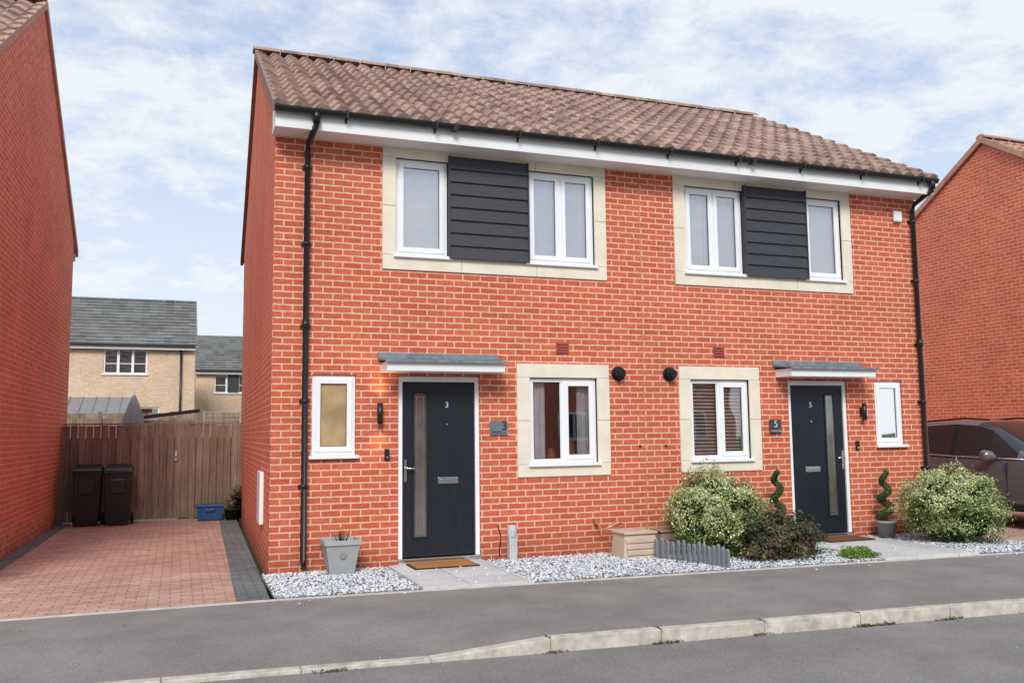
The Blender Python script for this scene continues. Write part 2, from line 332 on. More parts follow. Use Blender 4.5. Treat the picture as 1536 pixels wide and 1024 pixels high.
def window(x0,x1,z0,z1,panes,parent,gm,sill=True,y=.025):
    m=MB(); fw=.05; a,b,c,d=x0+.004,x1-.004,z0+.012,z1-.004
    m.box(a,a+fw,y,y+.06,c,d); m.box(b-fw,b,y,y+.06,c,d); m.box(a+fw,b-fw,y,y+.06,d-fw,d); m.box(a+fw,b-fw,y,y+.06,c,c+fw)
    g=MB(); gk=MB(); inner0,inner1=a+fw,b-fw; xs=[inner0+(inner1-inner0)*t for t in [0]+[p[0] for p in panes]]
    for i,(t,op) in enumerate(panes):
        p0,p1=xs[i],xs[i+1]
        if i<len(panes)-1: m.box(p1-.022,p1+.022,y,y+.06,c+fw,d-fw)
        q0=p0+(.022 if i else 0); q1=p1-(.022 if i<len(panes)-1 else 0); zc0,zc1=c+fw,d-fw
        if op:
            s=.048; o=.012
            m.box(q0-o,q0+s,y-.016,y+.03,zc0-o,zc1+o); m.box(q1-s,q1+o,y-.016,y+.03,zc0-o,zc1+o)
            m.box(q0+s,q1-s,y-.016,y+.03,zc1-s,zc1+o); m.box(q0+s,q1-s,y-.016,y+.03,zc0-o,zc0+s)
            g.quad((q0+s,y+.012,zc0+s),(q1-s,y+.012,zc0+s),(q1-s,y+.012,zc1-s),(q0+s,y+.012,zc1-s)); A,B,C,D,Y=q0+s,q1-s,zc0+s,zc1-s,y+.011
        else:
            m.box(q0,q0+.012,y+.012,y+.04,zc0,zc1); m.box(q1-.012,q1,y+.012,y+.04,zc0,zc1)
            g.quad((q0,y+.03,zc0),(q1,y+.03,zc0),(q1,y+.03,zc1),(q0,y+.03,zc1)); A,B,C,D,Y=q0+.012,q1-.012,zc0,zc1,y+.029
        k=.006; gk.box(A,A+k,Y-.004,Y,C,D); gk.box(B-k,B,Y-.004,Y,C,D); gk.box(A+k,B-k,Y-.004,Y,C,C+k); gk.box(A+k,B-k,Y-.004,Y,D-k,D)
    m.obj('window_frame',M_white,parent,.004); g.obj('window_glass',gm,parent); gk.obj('window_gasket',M_dark,parent)
    if sill: box('window_sill',x0-.03,x1+.03,-.06,y+.02,z0-.028,z0+.010,M_white,parent,.004)
def mwin(a,b,c,d,panes,gm,mir,**k):
    if mir: a,b=W-b,W-a; n=len(panes); panes=[(1-panes[n-2-i][0] if i<n-1 else 1,panes[n-1-i][1]) for i in range(n)]
    window(a,b,c,d,panes,H,gm,**k)
def curtain(x0,x1,z0,z1,y,mat,parent,name='curtain',amp=.012,per=.07):
    m=MB(); n=max(4,int((x1-x0)/.012)); 
    for i in range(n):
        u,v=x0+(x1-x0)*i/n,x0+(x1-x0)*(i+1)/n; f=lambda x:y+amp*math.sin(x/per*2*math.pi)+amp*.5*math.sin(x/per*3.3)
        m.quad((u,f(u),z0),(v,f(v),z0),(v,f(v),z1),(u,f(u),z1),smooth=True)
    return m.obj(name,mat,parent,fix=False)
for mir in (0,1):
    mwin(1.41,2.06,3.64,4.83,[(1,True)],M_glassU,mir); mwin(3.10,4.03,3.64,4.83,[(.5,True),(1,True)],M_glassU,mir)
    mwin(3.10,4.02,1.13,2.20,[(.5,False),(1,True)] if not mir else [(.5,True),(1,False)],M_glass,mir)
    X=lambda a,b:(a,b) if not mir else (W-b,W-a)
    a,b=X(1.44,2.04); curtain(a,b,3.66,4.82,.10,M_curtain,H,'blind',.002)
    a,b=X(3.12,4.02); curtain(a,b,3.66,4.82,.11,M_curtain,H,'net_curtain',.006)
    a,b=X(2.062,3.098); m=MB(); zz=3.63; nb=8; hb=(4.90-3.63)/nb
    for i in range(nb):
        z0=zz+i*hb; z1=z0+hb+.012 if i<nb-1 else z0+hb
        m.hexa([(a,-.075,z0),(b,-.075,z0),(b,-.035,z0),(a,-.035,z0),(a,-.050,z1),(b,-.050,z1),(b,-.035,z1),(a,-.035,z1)])
    m.obj('weatherboard_cladding',M_clad,H)
    m=MB(); m.box(a+.002,b-.002,-.035,.08,3.632,4.897); m.obj('cladding_batten',M_clad,H)
    m=MB(); m.box(a-.004,a+.012,-.078,-.02,3.628,4.905); m.box(b-.012,b+.004,-.078,-.02,3.628,4.905); m.obj('cladding_trim',M_clad,H)
window(.444,.948,1.277,2.205,[(1,True)],H,M_obsT); window(W-.948,W-.444,1.277,2.205,[(1,True)],H,M_glass)
curtain(W-.93,W-.46,1.3,2.19,.25,simple('blind_blue_reflection',(.16,.20,.27),.8,.1),H,'blind',.003)  # added blind, its blue colour stands in for the pane's bluish reflection
M_voile=simple('voile',(.86,.86,.88),.9,.1)
curtain(3.12,3.36,1.14,2.19,.13,M_voile,H,'curtain_left'); curtain(3.80,4.01,1.14,2.19,.13,M_voile,H,'curtain_right')
m=MB()
for i in range(22):
    z=1.16+i*.047; m.hexa([(5.41,.10,z),(6.29,.10,z),(6.29,.135,z+.026),(5.41,.135,z+.026),(5.41,.098,z+.004),(6.29,.098,z+.004),(6.29,.133,z+.030),(5.41,.133,z+.030)])
m.obj('venetian_blind',simple('blind_slat',(.78,.70,.65),.6,.3),H)
m=MB(); m.tube([(3.5,.3,1.13),(3.5,.3,1.2),(3.5,.3,1.32)],[.05,.07,.03],12); m.box(3.7,3.85,.35,.38,1.13,1.42); m.obj('window_ornaments',simple('ornament_warm',(.45,.16,.08),.5,.4),H)
m=MB(); m.box(3.1,4.02,.1,.32,1.11,1.128); m.obj('window_board',M_white,H)
def text(s,x,y,z,size,mat,parent,name):
    c=bpy.data.curves.new(name,'FONT'); c.body=s; c.size=size; c.extrude=.002; c.align_x='CENTER'; c.align_y='CENTER'; c.materials.append(mat)
    o=bpy.data.objects.new(name,c); o.location=(x,y,z); o.rotation_euler=(math.pi/2,0,0); link(o,parent); return o
M_silver=simple('silver_numeral',(.65,.65,.65),.4,.5)
for mir in (0,1):
    X=(lambda a,b:(a,b)) if not mir else (lambda a,b:(W-b,W-a))
    a,b=X(1.446,2.453); m=MB(); y0,y1=.02,.10
    m.box(a+.003,a+.055,y0,y1,.085,2.198); m.box(b-.055,b-.003,y0,y1,.085,2.198); m.box(a+.055,b-.055,y0,y1,2.135,2.198)
    m.obj('door_frame',M_white,H,.004)
    box('door_threshold',a+.003,b-.003,-.03,.11,.045,.084,M_chrome,H,.004); box('door_step',a,b,-.02,.3,-.1,.044,M_kerb,H)
    a,b=X(1.502,2.397); g0,g1=X(1.645,1.80); zt=2.134; m=MB(); y=.045
    zg0,zg1=.32,2.0
    for p,q in ((a+.003,g0),(g1,b-.003)): m.box(p,q,y,y+.045,.095,zt-.004)
    m.box(g0,g1,y,y+.045,.095,zg0); m.box(g0,g1,y,y+.045,zg1,zt-.004)
    m.obj('door_leaf',M_door,H)
    m=MB(); t=.02
    m.box(g0-t,g0+.004,y-.012,y,zg0-t,zg1+t); m.box(g1-.004,g1+t,y-.012,y,zg0-t,zg1+t); m.box(g0+.004,g1-.004,y-.012,y,zg1-.004,zg1+t); m.box(g0+.004,g1-.004,y-.012,y,zg0-t,zg0+.004)
    m.obj('door_glazing_bead',M_door,H,.003)
    m=MB(); m.quad((g0,y+.012,zg0),(g1,y+.012,zg0),(g1,y+.012,zg1),(g0,y+.012,zg1)); m.obj('door_glass',M_obsG,H)
    m=MB(); t=.006; q0,q1=g0+.03,g1-.03; yy=y+.010
    m.box(q0,q0+t,yy-.002,yy,zg0+.04,zg1-.04); m.box(q1-t,q1,yy-.002,yy,zg0+.04,zg1-.04); m.box(q0+t,q1-t,yy-.002,yy,zg0+.04,zg0+.046); m.box(q0+t,q1-t,yy-.002,yy,zg1-.046,zg1-.04); m.obj('glazing_lead_line',M_chrome,H)
    p,q=X(1.935,2.185); m=MB(); m.box(p,q,y-.014,y-.001,.93,1.005); m.box(p+.02,q-.02,y-.02,y-.014,.948,.987); m.obj('letter_plate',M_chrome,H,.003)
    p,q=X(1.525,1.555); m=MB(); m.box(p,q,y-.012,y-.001,.96,1.22); c=(p+q)/2; s=1 if not mir else -1
    m.tube([(c,y-.01,1.12),(c,y-.055,1.12)],.010,8); m.tube([(c,y-.055,1.12),(c+s*.12,y-.055,1.115)],.010,8); m.tube([(c,y-.02,1.0),(c,y-.01,1.0)],.012,10); m.obj('door_handle',M_chrome,H)
    cx=sum(X(2.05,2.05))/2; text('3' if not mir else '5',cx,y-.003,1.86,.10,M_silver,H,'door_numeral')
    m=MB(); m.tube([(cx,y-.008,1.63),(cx,y,1.63)],.013,12); m.obj('door_viewer',M_chrome,H)
    a,b=X(1.235,2.655); m=MB(); m.box(a,b,-.36,-.001,2.235,2.345); m.obj('canopy_body',M_fascia,H,.004)
    m=MB(); m.hexa([(a-.03,-.40,2.346),(b+.03,-.40,2.346),(b+.03,-.002,2.385),(a-.03,-.002,2.385),(a-.03,-.40,2.362),(b+.03,-.40,2.362),(b+.03,-.002,2.405),(a-.03,-.002,2.405)])
    m.box(a-.03,b+.03,-.407,-.40,2.335,2.364); m.box(a-.04,b+.04,-.022,-.001,2.405,2.47)
    for i in range(4): xx=a+.1+i*(b-a-.2)/3; m.tube([(xx,-.22,2.38),(xx,-.22,2.40)],.012,8)
    m.obj('canopy_lead_roof',M_lead,H)
    cx=sum(X(4.33,4.33))/2; m=MB(); m.tube([(cx,-.10,2.26),(cx,-.001,2.26)],.065,20); m.tube([(cx,-.02,2.26),(cx,-.001,2.26)],.095,20); m.tube([(cx,-.14,2.26),(cx,-.10,2.26)],[.045,.045],16); m.obj('flue_terminal',M_black,H)
    cx=sum(X(3.555,3.555))/2; m=MB(); a,b=cx-.085,cx+.085; m.box(a,b,-.012,-.001,2.50,2.65)
    for i in range(4): m.box(a+.01,b-.01,-.026,-.012,2.515+i*.034,2.530+i*.034)
    m.obj('air_vent',simple('terracotta_vent',(.38,.095,.07),.7,.3),H)
    cx=sum(X(1.215,1.215))/2; m=MB(); m.tube([(cx,-.075,1.64),(cx,-.075,1.88)],.033,16); m.box(cx-.02,cx+.02,-.05,-.001,1.70,1.82); m.obj('wall_lamp',M_black,H)
    if not mir:
        for e in (1,0):
            l=bpy.data.lights.new('wall_lamp_bulb','SPOT'); l.energy=5; l.color=(1,.70,.36); l.spot_size=math.radians(110); l.spot_blend=1; l.shadow_soft_size=.03
            o=bpy.data.objects.new('wall_lamp_bulb_up' if e else 'wall_lamp_bulb_down',l); o.location=(cx,-.10,1.90 if e else 1.62); o.rotation_euler=(math.pi if e else 0,0,0); link(o,H)
    cx=sum(X(1.31,1.31))/2; m=MB(); m.box(cx-.03,cx+.03,-.028,-.001,1.22,1.35); m.obj('door_bell',M_black,H,.006)
    m=MB(); m.tube([(cx,-.032,1.255),(cx,-.028,1.255)],.016,14); m.obj('bell_push',M_chrome,H)
box('number_plaque',2.575,2.80,-.03,-.012,1.50,1.665,simple('slate_plaque',(.16,.18,.21),.4,.4,var=.15),H,.003); text('3',2.755,-.033,1.60,.15,M_black,H,'plaque_numeral')
m=MB(); m.box(2.59,2.72,-.0335,-.031,1.535,1.541); m.box(2.6,2.78,-.0335,-.031,1.52,1.524); m.obj('plaque_lines',M_dark,H)
box('number_plaque_dark',6.62,6.80,-.03,-.012,1.47,1.66,simple('slate_plaque_dark',(.05,.06,.065),.4,.4,var=.15),H,.003); text('5',6.71,-.033,1.595,.13,M_silver,H,'plaque_numeral_five'); text('Meadow Road',6.71,-.033,1.505,.027,M_silver,H,'plaque_street')
m=MB(); m.box(8.96,9.11,-.06,-.001,4.58,4.75); m.obj('alarm_box',M_white,H,.025)
m=MB(); m.hexa([(K*1.0-.05,1.0,.45),(K*1.0,1.0,.45),(K*1.55,1.55,.45),(K*1.55-.05,1.55,.45),(K-.05,1.0,1.08),(K,1.0,1.08),(K*1.55,1.55,1.08),(K*1.55-.05,1.55,1.08)]); m.obj('meter_box',M_white,H,.01)
box('movement_joint',4.699,4.711,-.003,.0,0,4.95,simple('joint_sealant',(.55,.24,.16),.8,.2),H)
m=MB(); m.tube([(4.62,-.02,1.33),(4.62,0,1.33)],.014,8); m.tube([(5.0,-.02,1.33),(5.0,0,1.33)],.014,8); m.obj('wall_plugs',M_dark,H)
m=MB(); m.tube([(3.95,-.06,.42),(4.0,-.12,.30),(4.1,-.2,.36),(4.25,-.15,.38)],.012,8); m.box(3.93,3.97,-.08,0,.38,.44); m.obj('garden_tap',simple('brass',(.5,.35,.12),.35,.5,metal=.6),H)
m=MB(); m.tube([(2.68,-.012,.05),(2.70,-.012,.30),(2.66,-.02,.42)],.006,6); m.obj('cable',M_dark,H)
# ---------------------------------------------------------------- neighbours
M_roomdark=simple('room_dark',(.16,.16,.17),.9,.1)
M_vtan=simple('verge_terracotta',(.52,.31,.23),.8,.2,var=.2)
def house(name,x0,x1,y0,y1,ze,zr,yr,mx,my,mt,k=0,rows=13,over=.35,wave=.235,amp=.024,sx=6,wins=(),gm=M_glass,z0=-.1,vm=None,e=.07):
    P=empty(name,((x0+x1)/2,(y0+y1)/2,0))
    gable('side_wall_west',x0,my,P,y0,y1,ze,yr,zr-.1,k,z0); gable('side_wall_east',x1,my,P,y0,y1,ze,yr,zr-.1,k,z0)
    wall_open('front_wall',x0+k*y0,x1+k*y0,z0,ze,wins,mx,P,y0,.12); wall_open('rear_wall',x0+k*y1,x1+k*y1,z0,ze,[],mx,P,y1)
    for nm,ye,yw in (('roof_front',y0-over,y0),('roof_rear',y1+over,y1)):
        zz=ze-(zr-ze)/abs(yr-yw)*over+.06
        tiled_roof(nm,(x0-e+k*ye,ye,zz),(x1+e+k*ye,ye,zz),(x0-e+k*yr,yr,zr),(x1+e+k*yr,yr,zr),rows,mt,P,wave=wave,amp=amp,sx=sx)
        for xx,nn in ((x0-e+.02,'west'),(x1+e-.02,'east')): verge('verge_'+nn,xx,ye,zz+.03,yr,zr+.05,vm or M_verge,P,k=k,h=.13)
        yo=ye+(.06 if ye<yr else -.06)
        a,b=sorted((yo,yo+(.02 if ye<yr else -.02))); box('fascia',x0+k*ye,x1+k*ye,a,b,zz-.2,zz-.01,M_fascia,P)
        a,b=sorted((yo-(.1 if ye<yr else -.1),yo)); box('gutter',x0+k*ye,x1+k*ye,a,b,zz-.08,zz-.01,M_black,P)
    ridge('ridge_tiles',x0-e+k*yr,x1+e+k*yr,yr,zr+.02,mt,P,int((x1-x0)/.45))
    for w in wins:
        n=2 if w[1]-w[0]>1 else 1
        f=MB(); a,b,c,d=w; t=.06; y=y0+.05
        f.box(a,a+t,y,y+.06,c,d); f.box(b-t,b,y,y+.06,c,d); f.box(a+t,b-t,y,y+.06,c,c+t); f.box(a+t,b-t,y,y+.06,d-t,d)
        nn=3 if b-a>1.4 else n
        for i in range(1,nn): xm=a+(b-a)*i/nn; f.box(xm-.05,xm+.05,y-.005,y+.055,c+t,d-t)
        if d-c<1.6:
            f.box(a-.05,b+.05,y0-.06,y,c-.05,c-.001)
            for i in range(nn):
                p0,p1=a+(b-a)*i/nn,a+(b-a)*(i+1)/nn
                if nn==3: f.box(p0+.05,p1-.05,y+.01,y+.04,c+(d-c)*.42-.015,c+(d-c)*.42+.015)
        f.obj('window_frame',M_white,P)
        g=MB(); g.quad((a,y+.03,c),(b,y+.03,c),(b,y+.03,d),(a,y+.03,d)); g.obj('window_glass',gm,P)
        g=MB(); g.quad((a-.1,y+.3,c-.1),(b+.1,y+.3,c-.1),(b+.1,y+.3,d+.1),(a-.1,y+.3,d+.1)); g.obj('room_dark',M_roomdark,P)
    return P
house('brick_house',-12.3,-3.09,0,8.15,5.25,7.98,4.1,M_brX,M_brL,M_tile,k=K,vm=M_vtan,wins=[(-6,-4.6,3.6,4.8),(-6,-4.6,1,2.2)],e=.03)
house('brick_house',15.2,24.6,-.1,8,5.2,7.75,3.85,M_brX,M_brL,M_tile2,k=K,vm=M_vtan,wins=[(16.6,18,3.6,4.8),(16.6,18,1,2.2)])
g1=house('buff_brick_house',-11.5,-.40,30,38,5.45,7.75,34,M_bfX,M_bfY,M_slate,amp=0,rows=14,wins=[(-3.95,-2.28,4.12,5.15),(-8.5,-7,4.12,5.15),(-2.7,-1.75,.1,2.75),(-7.5,-3.2,.2,2.4)],over=.3,z0=-.3)
m=MB(); m.tube([(-.95,29.9,5.2),(-.95,29.9,0)],.045,8); m.obj('downpipe',M_black,g1)
m=MB(); m.hexa([(-6.2,27,2.12),(-2.75,27,2.12),(-2.75,29.95,3.05),(-6.2,29.95,3.05),(-6.2,27,2.2),(-2.75,27,2.2),(-2.75,29.95,3.15),(-6.2,29.95,3.15)])
for i in range(8): x=-6.1+i*.48; m.hexa([(x,27,2.2),(x+.04,27,2.2),(x+.04,29.95,3.15),(x,29.95,3.15),(x,27,2.24),(x+.04,27,2.24),(x+.04,29.95,3.19),(x,29.95,3.19)])
for x in (-6.1,-2.85): m.box(x-.06,x+.06,27.1,27.22,0,2.1)
m.obj('lean_to_canopy',simple('grey_canopy',(.24,.245,.25),.5,.3),g1)
g2=house('buff_brick_house',-.2,9,40,48,5.1,7.2,44,M_bfX,M_bfY,M_slate,amp=0,rows=14,wins=[(.75,2.6,3.8,4.8),(.5,2.2,.8,2.3)],over=.3,z0=-.3)
box('panel_clad',1.45,2.0,39.97,40.05,3.85,4.75,M_clad,g2)
for i,x in enumerate((-14,1,13)):
    pp=house('brick_house',x,x+10,-33,-25,5.2,7.8,-29,M_brX,M_brY,M_tile,amp=0,rows=10,wins=[])
    f=MB(); d=MB()
    for xx in (x+1.2,x+7):
        for z in (1.1,3.6): f.box(xx,xx+1.7,-24.96,-24.9,z,z+1.3); d.box(xx+.1,xx+.8,-24.93,-24.88,z+.1,z+1.2); d.box(xx+.9,xx+1.6,-24.93,-24.88,z+.1,z+1.2)
    f.box(x+4.3,x+5.5,-24.96,-24.9,0,2.2); f.obj('window_frames',M_white,pp); d.obj('window_panes',M_black,pp)
# ---------------------------------------------------------------- ground
def sheet(name,pts,z,mat,th=0):
    m=MB(); m.poly([(x,y,z) for x,y in pts])
    if th:
        n=len(pts)
        for i in range(n):
            a,b=pts[i],pts[(i+1)%n]; m.quad((*a,z-th),(*b,z-th),(*b,z),(*a,z))
    return m.obj(name,mat,None,fix=False)
box('ground',-400,400,-300,500,-.6,-.16,M_grass)
fy=lambda x:-1.60-.055*x if x>0 else -1.60
ky=lambda x:-3.80-.07*max(-3,min(x,9))
sheet('road',[(-80,-11),(80,-11),(80,-3.2),(-80,-3.2)],-.13,M_road)
KL=.915; KX0=.80
def drop(x): return .078*(1-max(0,min(1,(x-KX0)/KL)))
xs=sorted({-60,-30,-12,-6,-3,KX0,KX0+KL,8,9,12,20,40,60,*[-3+.25*i for i in range(1,41)]}); m=MB(); nv=8
def pz(x,t): s=max(0,min(1,(t-.5)/.5)); return -.004-.026*t-drop(x)*s*s*(3-2*s)
for a,b in zip(xs,xs[1:]):
    for j in range(nv):
        t0,t1=j/nv,(j+1)/nv; P=lambda x,t:(x,fy(x)+(ky(x)+.12-fy(x))*t,pz(x,t))
        m.quad(P(a,t1),P(b,t1),P(b,t0),P(a,t0),smooth=True)
m.obj('pavement',M_pav,None,fix=False)
K1=empty('kerb',(0,-4,0)); m=MB(); mj=MB()
for i in range(-34,44):
    x=KX0+i*KL; a,b=x+.003,x+KL-.003; j=random.uniform(-.002,.002); za,zb=pz(a,1)+.005+j,pz(b,1)+.005+j; yk=lambda x,o: ky(x)+o+j
    m.hexa([(a,yk(a,.005),-.3),(b,yk(b,.005),-.3),(b,yk(b,.125),-.3),(a,yk(a,.125),-.3),(a,yk(a,.02),za),(b,yk(b,.02),zb),(b,yk(b,.125),zb),(a,yk(a,.125),za)])
    mj.hexa([(x-.004,ky(x)+.012,-.3),(x+.004,ky(x)+.012,-.3),(x+.004,ky(x)+.12,-.3),(x-.004,ky(x)+.12,-.3),(x-.004,ky(x)+.026,pz(x,1)),(x+.004,ky(x)+.026,pz(x,1)),(x+.004,ky(x)+.12,pz(x,1)),(x-.004,ky(x)+.12,pz(x,1))])
m.obj('kerb_stones',M_kerb,K1,.007); mj.obj('kerb_joints',simple('kerb_joint',(.25,.23,.19),.9,.1),K1)
box('far_pavement',-80,80,-13.5,-10.6,-.3,-.02,M_pav)
dl=lambda y:-3.09+K*y; dr=lambda y:-.09+K*y
sheet('driveway',[(dl(-1.54)+.0,-1.54),(dr(-1.54)-.30,-1.54),(dr(7.6)-.3,7.6),(dl(7.6),7.6)],0,M_block,.2)
sheet('driveway_edging',[(dr(-1.54)-.302,-1.54),(dr(-1.54),-1.54),(dr(7.6),7.6),(dr(7.6)-.302,7.6)],.003,M_blockG,.2)
sheet('driveway_edging',[(dl(-1.54),-1.54),(dl(-1.54)+.2,-1.54),(dl(7.6)+.2,7.6),(dl(7.6),7.6)],.004,M_blockG,.0)
sheet('driveway',[(-14,-1.54),(dl(-1.54)-.01,-1.54),(dl(0)-.01,-.02),(-14,-.02)],-.002,M_block,.2)
sheet('driveway',[(W+.12,fy(9.5)+.05),(15.2,fy(15.2)+.05),(15.3,9),(W+.2,9)],-.004,M_block,.2)
sheet('path',[(15.22,fy(15.2)+.05),(40,fy(40)+.05),(40,-.12),(15.25,-.12)],-.004,M_slab,.2)
m=MB(); xs=[-30,-10,-3,0,2,4,6,8,10,14,20,40]
for a,b in zip(xs,xs[1:]): m.hexa([(a,fy(a),-.2),(b-.004,fy(b),-.2),(b-.004,fy(b)+.05,-.2),(a,fy(a)+.05,-.2),(a,fy(a),.006),(b-.004,fy(b),.006),(b-.004,fy(b)+.05,.006),(a,fy(a)+.05,.006)])
m.obj('pavement_edging',M_edge)
sheet('rear_garden_lawn',[(-16,7.62),(16,9.1),(40,26),(-40,26)],-.05,M_grass)
G=empty('gravel_bed',(4.7,-.9,0))
m=MB(); m.poly([(-.085,fy(0)+.052,.004),(W+.1,fy(W)+.052,.004),(W+.1,0,.004),(-.085,0,.004)]); m.obj('gravel_base',M_gravel,G,fix=False)
sheet('garden_path',[(1.32,fy(1.32)+.055),(2.47,fy(2.47)+.055),(2.47,-.03),(1.32,-.03)],.026,M_slab,.1)
sheet('garden_path',[(6.75,fy(6.75)+.055),(8.1,fy(8.1)+.055),(8.1,-.03),(6.75,-.03)],.028,M_slab,.1)
import bmesh
bm=bmesh.new(); bmesh.ops.create_icosphere(bm,subdivisions=1,radius=1); base=np.array([v.co[:] for v in bm.verts]); fc=[tuple(v.index for v in f.verts) for f in bm.faces]; bm.free()
vv=[];ff=[];mm=[]; cnt=0
while cnt<16000:
    x=rng.uniform(-.07,W+.08); y=rng.uniform(fy(x)+.06,-.01); stray=rng.uniform()<.012
    onp=(1.30<x<2.49) or (6.73<x<8.12)
    if onp and not stray: continue
    if stray and not onp: y-=rng.uniform(0,.35)
    zb=.022 if onp else (0 if y>fy(x)+.05 else -.006)
    s=rng.uniform(.007,.017)*np.array([1,rng.uniform(.6,1),rng.uniform(.5,.8)])
    p=base*s*(1+rng.uniform(-.22,.22,(len(base),1))); t=rng.uniform(0,6.28); c_,s_=math.cos(t),math.sin(t)
    q=np.stack([p[:,0]*c_-p[:,1]*s_+x,p[:,0]*s_+p[:,1]*c_+y,p[:,2]+.008+(0 if stray else rng.uniform(0,.012))+zb],1); n=len(vv)
    vv.extend(map(tuple,q)); ff.extend(tuple(n+i for i in f) for f in fc); mi=int(rng.choice(3,p=[.42,.26,.32])); mm+= [mi]*len(fc); cnt+=1
me=bpy.data.meshes.new('pebbles'); me.from_pydata(vv,[],ff); [me.materials.append(q) for q in M_st]; me.polygons.foreach_set('material_index',mm); link(bpy.data.objects.new('pebbles',me),G)
def mat_coir(n,c):
    q=N(n,1,0); q.bump(q.noise(300,3,rough=.8),1,.01); return q.col(q.mix(1,c,q.ramp(q.noise(120,3,rough=.8),[(.3,.5),(.7,1.4)]),'MULTIPLY'))
def mat_(x0,x1,z,c):
    P=empty('doormat',((x0+x1)/2,-.29,0)); box('coir_pile',x0+.018,x1-.018,-.482,-.098,z,z+.022,c,P,.004); box('rubber_border',x0,x1,-.50,-.08,z-.001,z+.012,M_dark,P,.003)
mat_(1.52,2.28,.028,mat_coir('coir',(.55,.25,.09))); mat_(7.15,7.9,.030,mat_coir('coir_dark',(.26,.12,.07)))
# ---------------------------------------------------------------- fence
F=empty('timber_fence',(-1.4,7.5,0)); m=MB(); x=-2.9; i=0
while x<.16:
    h=1.73+random.uniform(-.01,.01); o=.012*(i%2)+random.uniform(-.003,.003); m.box(x,x+.113,7.5+o,7.52+o,.03,h); x+=.125; i+=1
m.obj('fence_boards',M_fence,F)
m=MB(); m.box(-2.9,.17,7.485,7.545,1.745,1.768); m.box(-2.9,.17,7.535,7.56,.2,.3); m.box(-2.9,.17,7.535,7.56,.3,1.5)
for xx in (-2.95,-.75,.14): m.box(xx,xx+.09,7.46,7.57,0,1.72)
m.obj('fence_posts',M_fence,F); m=MB(); m.tube([(-1.0,7.47,1.12),(-1.0,7.47,1.22)],.012,8); m.box(-1.02,-.98,7.48,7.499,1.08,1.26); m.box(-1.85,-.95,7.47,7.5,.0,.03); m.obj('gate_latch',M_chrome,F)
F2=empty('timber_fence',(0,16,0)); m=MB(); x=-12
while x<8: m.box(x,x+.14,16,16.02,-.05,2.02+random.uniform(-.01,.01)); x+=.15
for i in range(12): m.box(-12+i*1.8,-11.9+i*1.8,15.95,16.05,-.05,2.2)
m.obj('fence_boards',M_fence,F2)
F3=empty('timber_fence',(0,22,0)); m=MB(); x=-14
while x<8: m.box(x,x+.14,24,24.02,-.05,2.35+random.uniform(-.01,.01)); x+=.15
m.obj('fence_boards',M_fence,F3)
S=empty('garden_shed',(-1.0,14,0)); m=MB(); m.box(-2.0,-.6,12.8,14.6,-.05,1.9); m.obj('shed_walls',M_fence,S); m=MB(); m.hexa([(-2.1,12.7,1.90),(-.5,12.7,2.10),(-.5,14.7,2.14),(-2.1,14.7,1.94),(-2.1,12.7,1.98),(-.5,12.7,2.18),(-.5,14.7,2.22),(-2.1,14.7,2.02)]); m.obj('shed_roof',M_dark,S)
m=MB()
for i in range(7): x=-.4+i*.12; m.box(x,x+.015,12.0,12.015,1.2,2.08)
for z in (1.9,2.0,2.08): m.box(-.42,.4,11.985,12.0,z-.008,z+.008)
for x in (-.42,.4): m.box(x-.02,x+.02,11.98,12.02,-.05,2.1)
m.obj('garden_trellis',simple('pale_trellis',(.5,.46,.4),.8,.1))
PX,PY=-1.90,11; P=empty('garden_parasol',(PX,PY,0)); m=MB(); m.tube([(PX,PY,0),(PX,PY,2.50)],.02,8,m=1)
n=len(m.v); seg=16
for i,(z,r) in enumerate(((1.25,.10),(1.6,.19),(1.95,.17),(2.2,.10),(2.44,.02))):
    for k in range(seg): t=2*math.pi*k/seg; rr=r*(1.3 if k%2 else .7); m.v.append((PX+rr*math.cos(t),PY+rr*math.sin(t),z))
for i in range(4):
    for k in range(seg): m.f.append((n+i*seg+k,n+i*seg+(k+1)%seg,n+(i+1)*seg+(k+1)%seg,n+(i+1)*seg+k)); m.m.append(0); m.sm.append(True)
m.obj('closed_canopy',[simple('parasol_grey',(.42,.44,.46),.9,.1),M_white],P)
# ---------------------------------------------------------------- wheelie bins
def bin_(x,y):
    B=empty('wheelie_bin',(x,y,0)); m=MB(); w0,w1,d0,d1=.19,.225,.22,.27
    m.hexa([(x-w0,y-d0,.05),(x+w0,y-d0,.05),(x+w0,y+d0-.06,.05),(x-w0,y+d0-.06,.05),(x-w1,y-d1,.93),(x+w1,y-d1,.93),(x+w1,y+d1,.93),(x-w1,y+d1,.93)])
    m.box(x-w1-.012,x+w1+.012,y-d1-.012,y+d1+.01,.90,.94)
    m.box(x-.13,x+.13,y-d1-.003,y-d1+.05,.55,.8)
    m.obj('bin_body',M_black,B,.015)
    m=MB(); m.hexa([(x-w1-.02,y-d1-.03,.945),(x+w1+.02,y-d1-.03,.945),(x+w1+.02,y+d1+.03,.945),(x-w1-.02,y+d1+.03,.945),(x-w1+.02,y-d1+.03,.985),(x+w1-.02,y-d1+.03,.985),(x+w1-.03,y+d1,1.05),(x-w1+.03,y+d1,1.05)]); m.obj('bin_lid',M_black,B,.015)
    m=MB(); m.tube([(x-.2,y+d1+.06,1.0),(x+.2,y+d1+.06,1.0)],.016,8)
    for s in (-1,1): m.tube([(x+s*.2,y+.22,.1),(x+s*.24,y+.22,.1)],.10,16); m.box(x+s*.17-.02,x+s*.17+.02,y+d1,y+d1+.07,.93,1.01)
    m.obj('bin_wheels_handle',M_dark,B)
bin_(-2.42,7.02); bin_(-1.93,6.96)
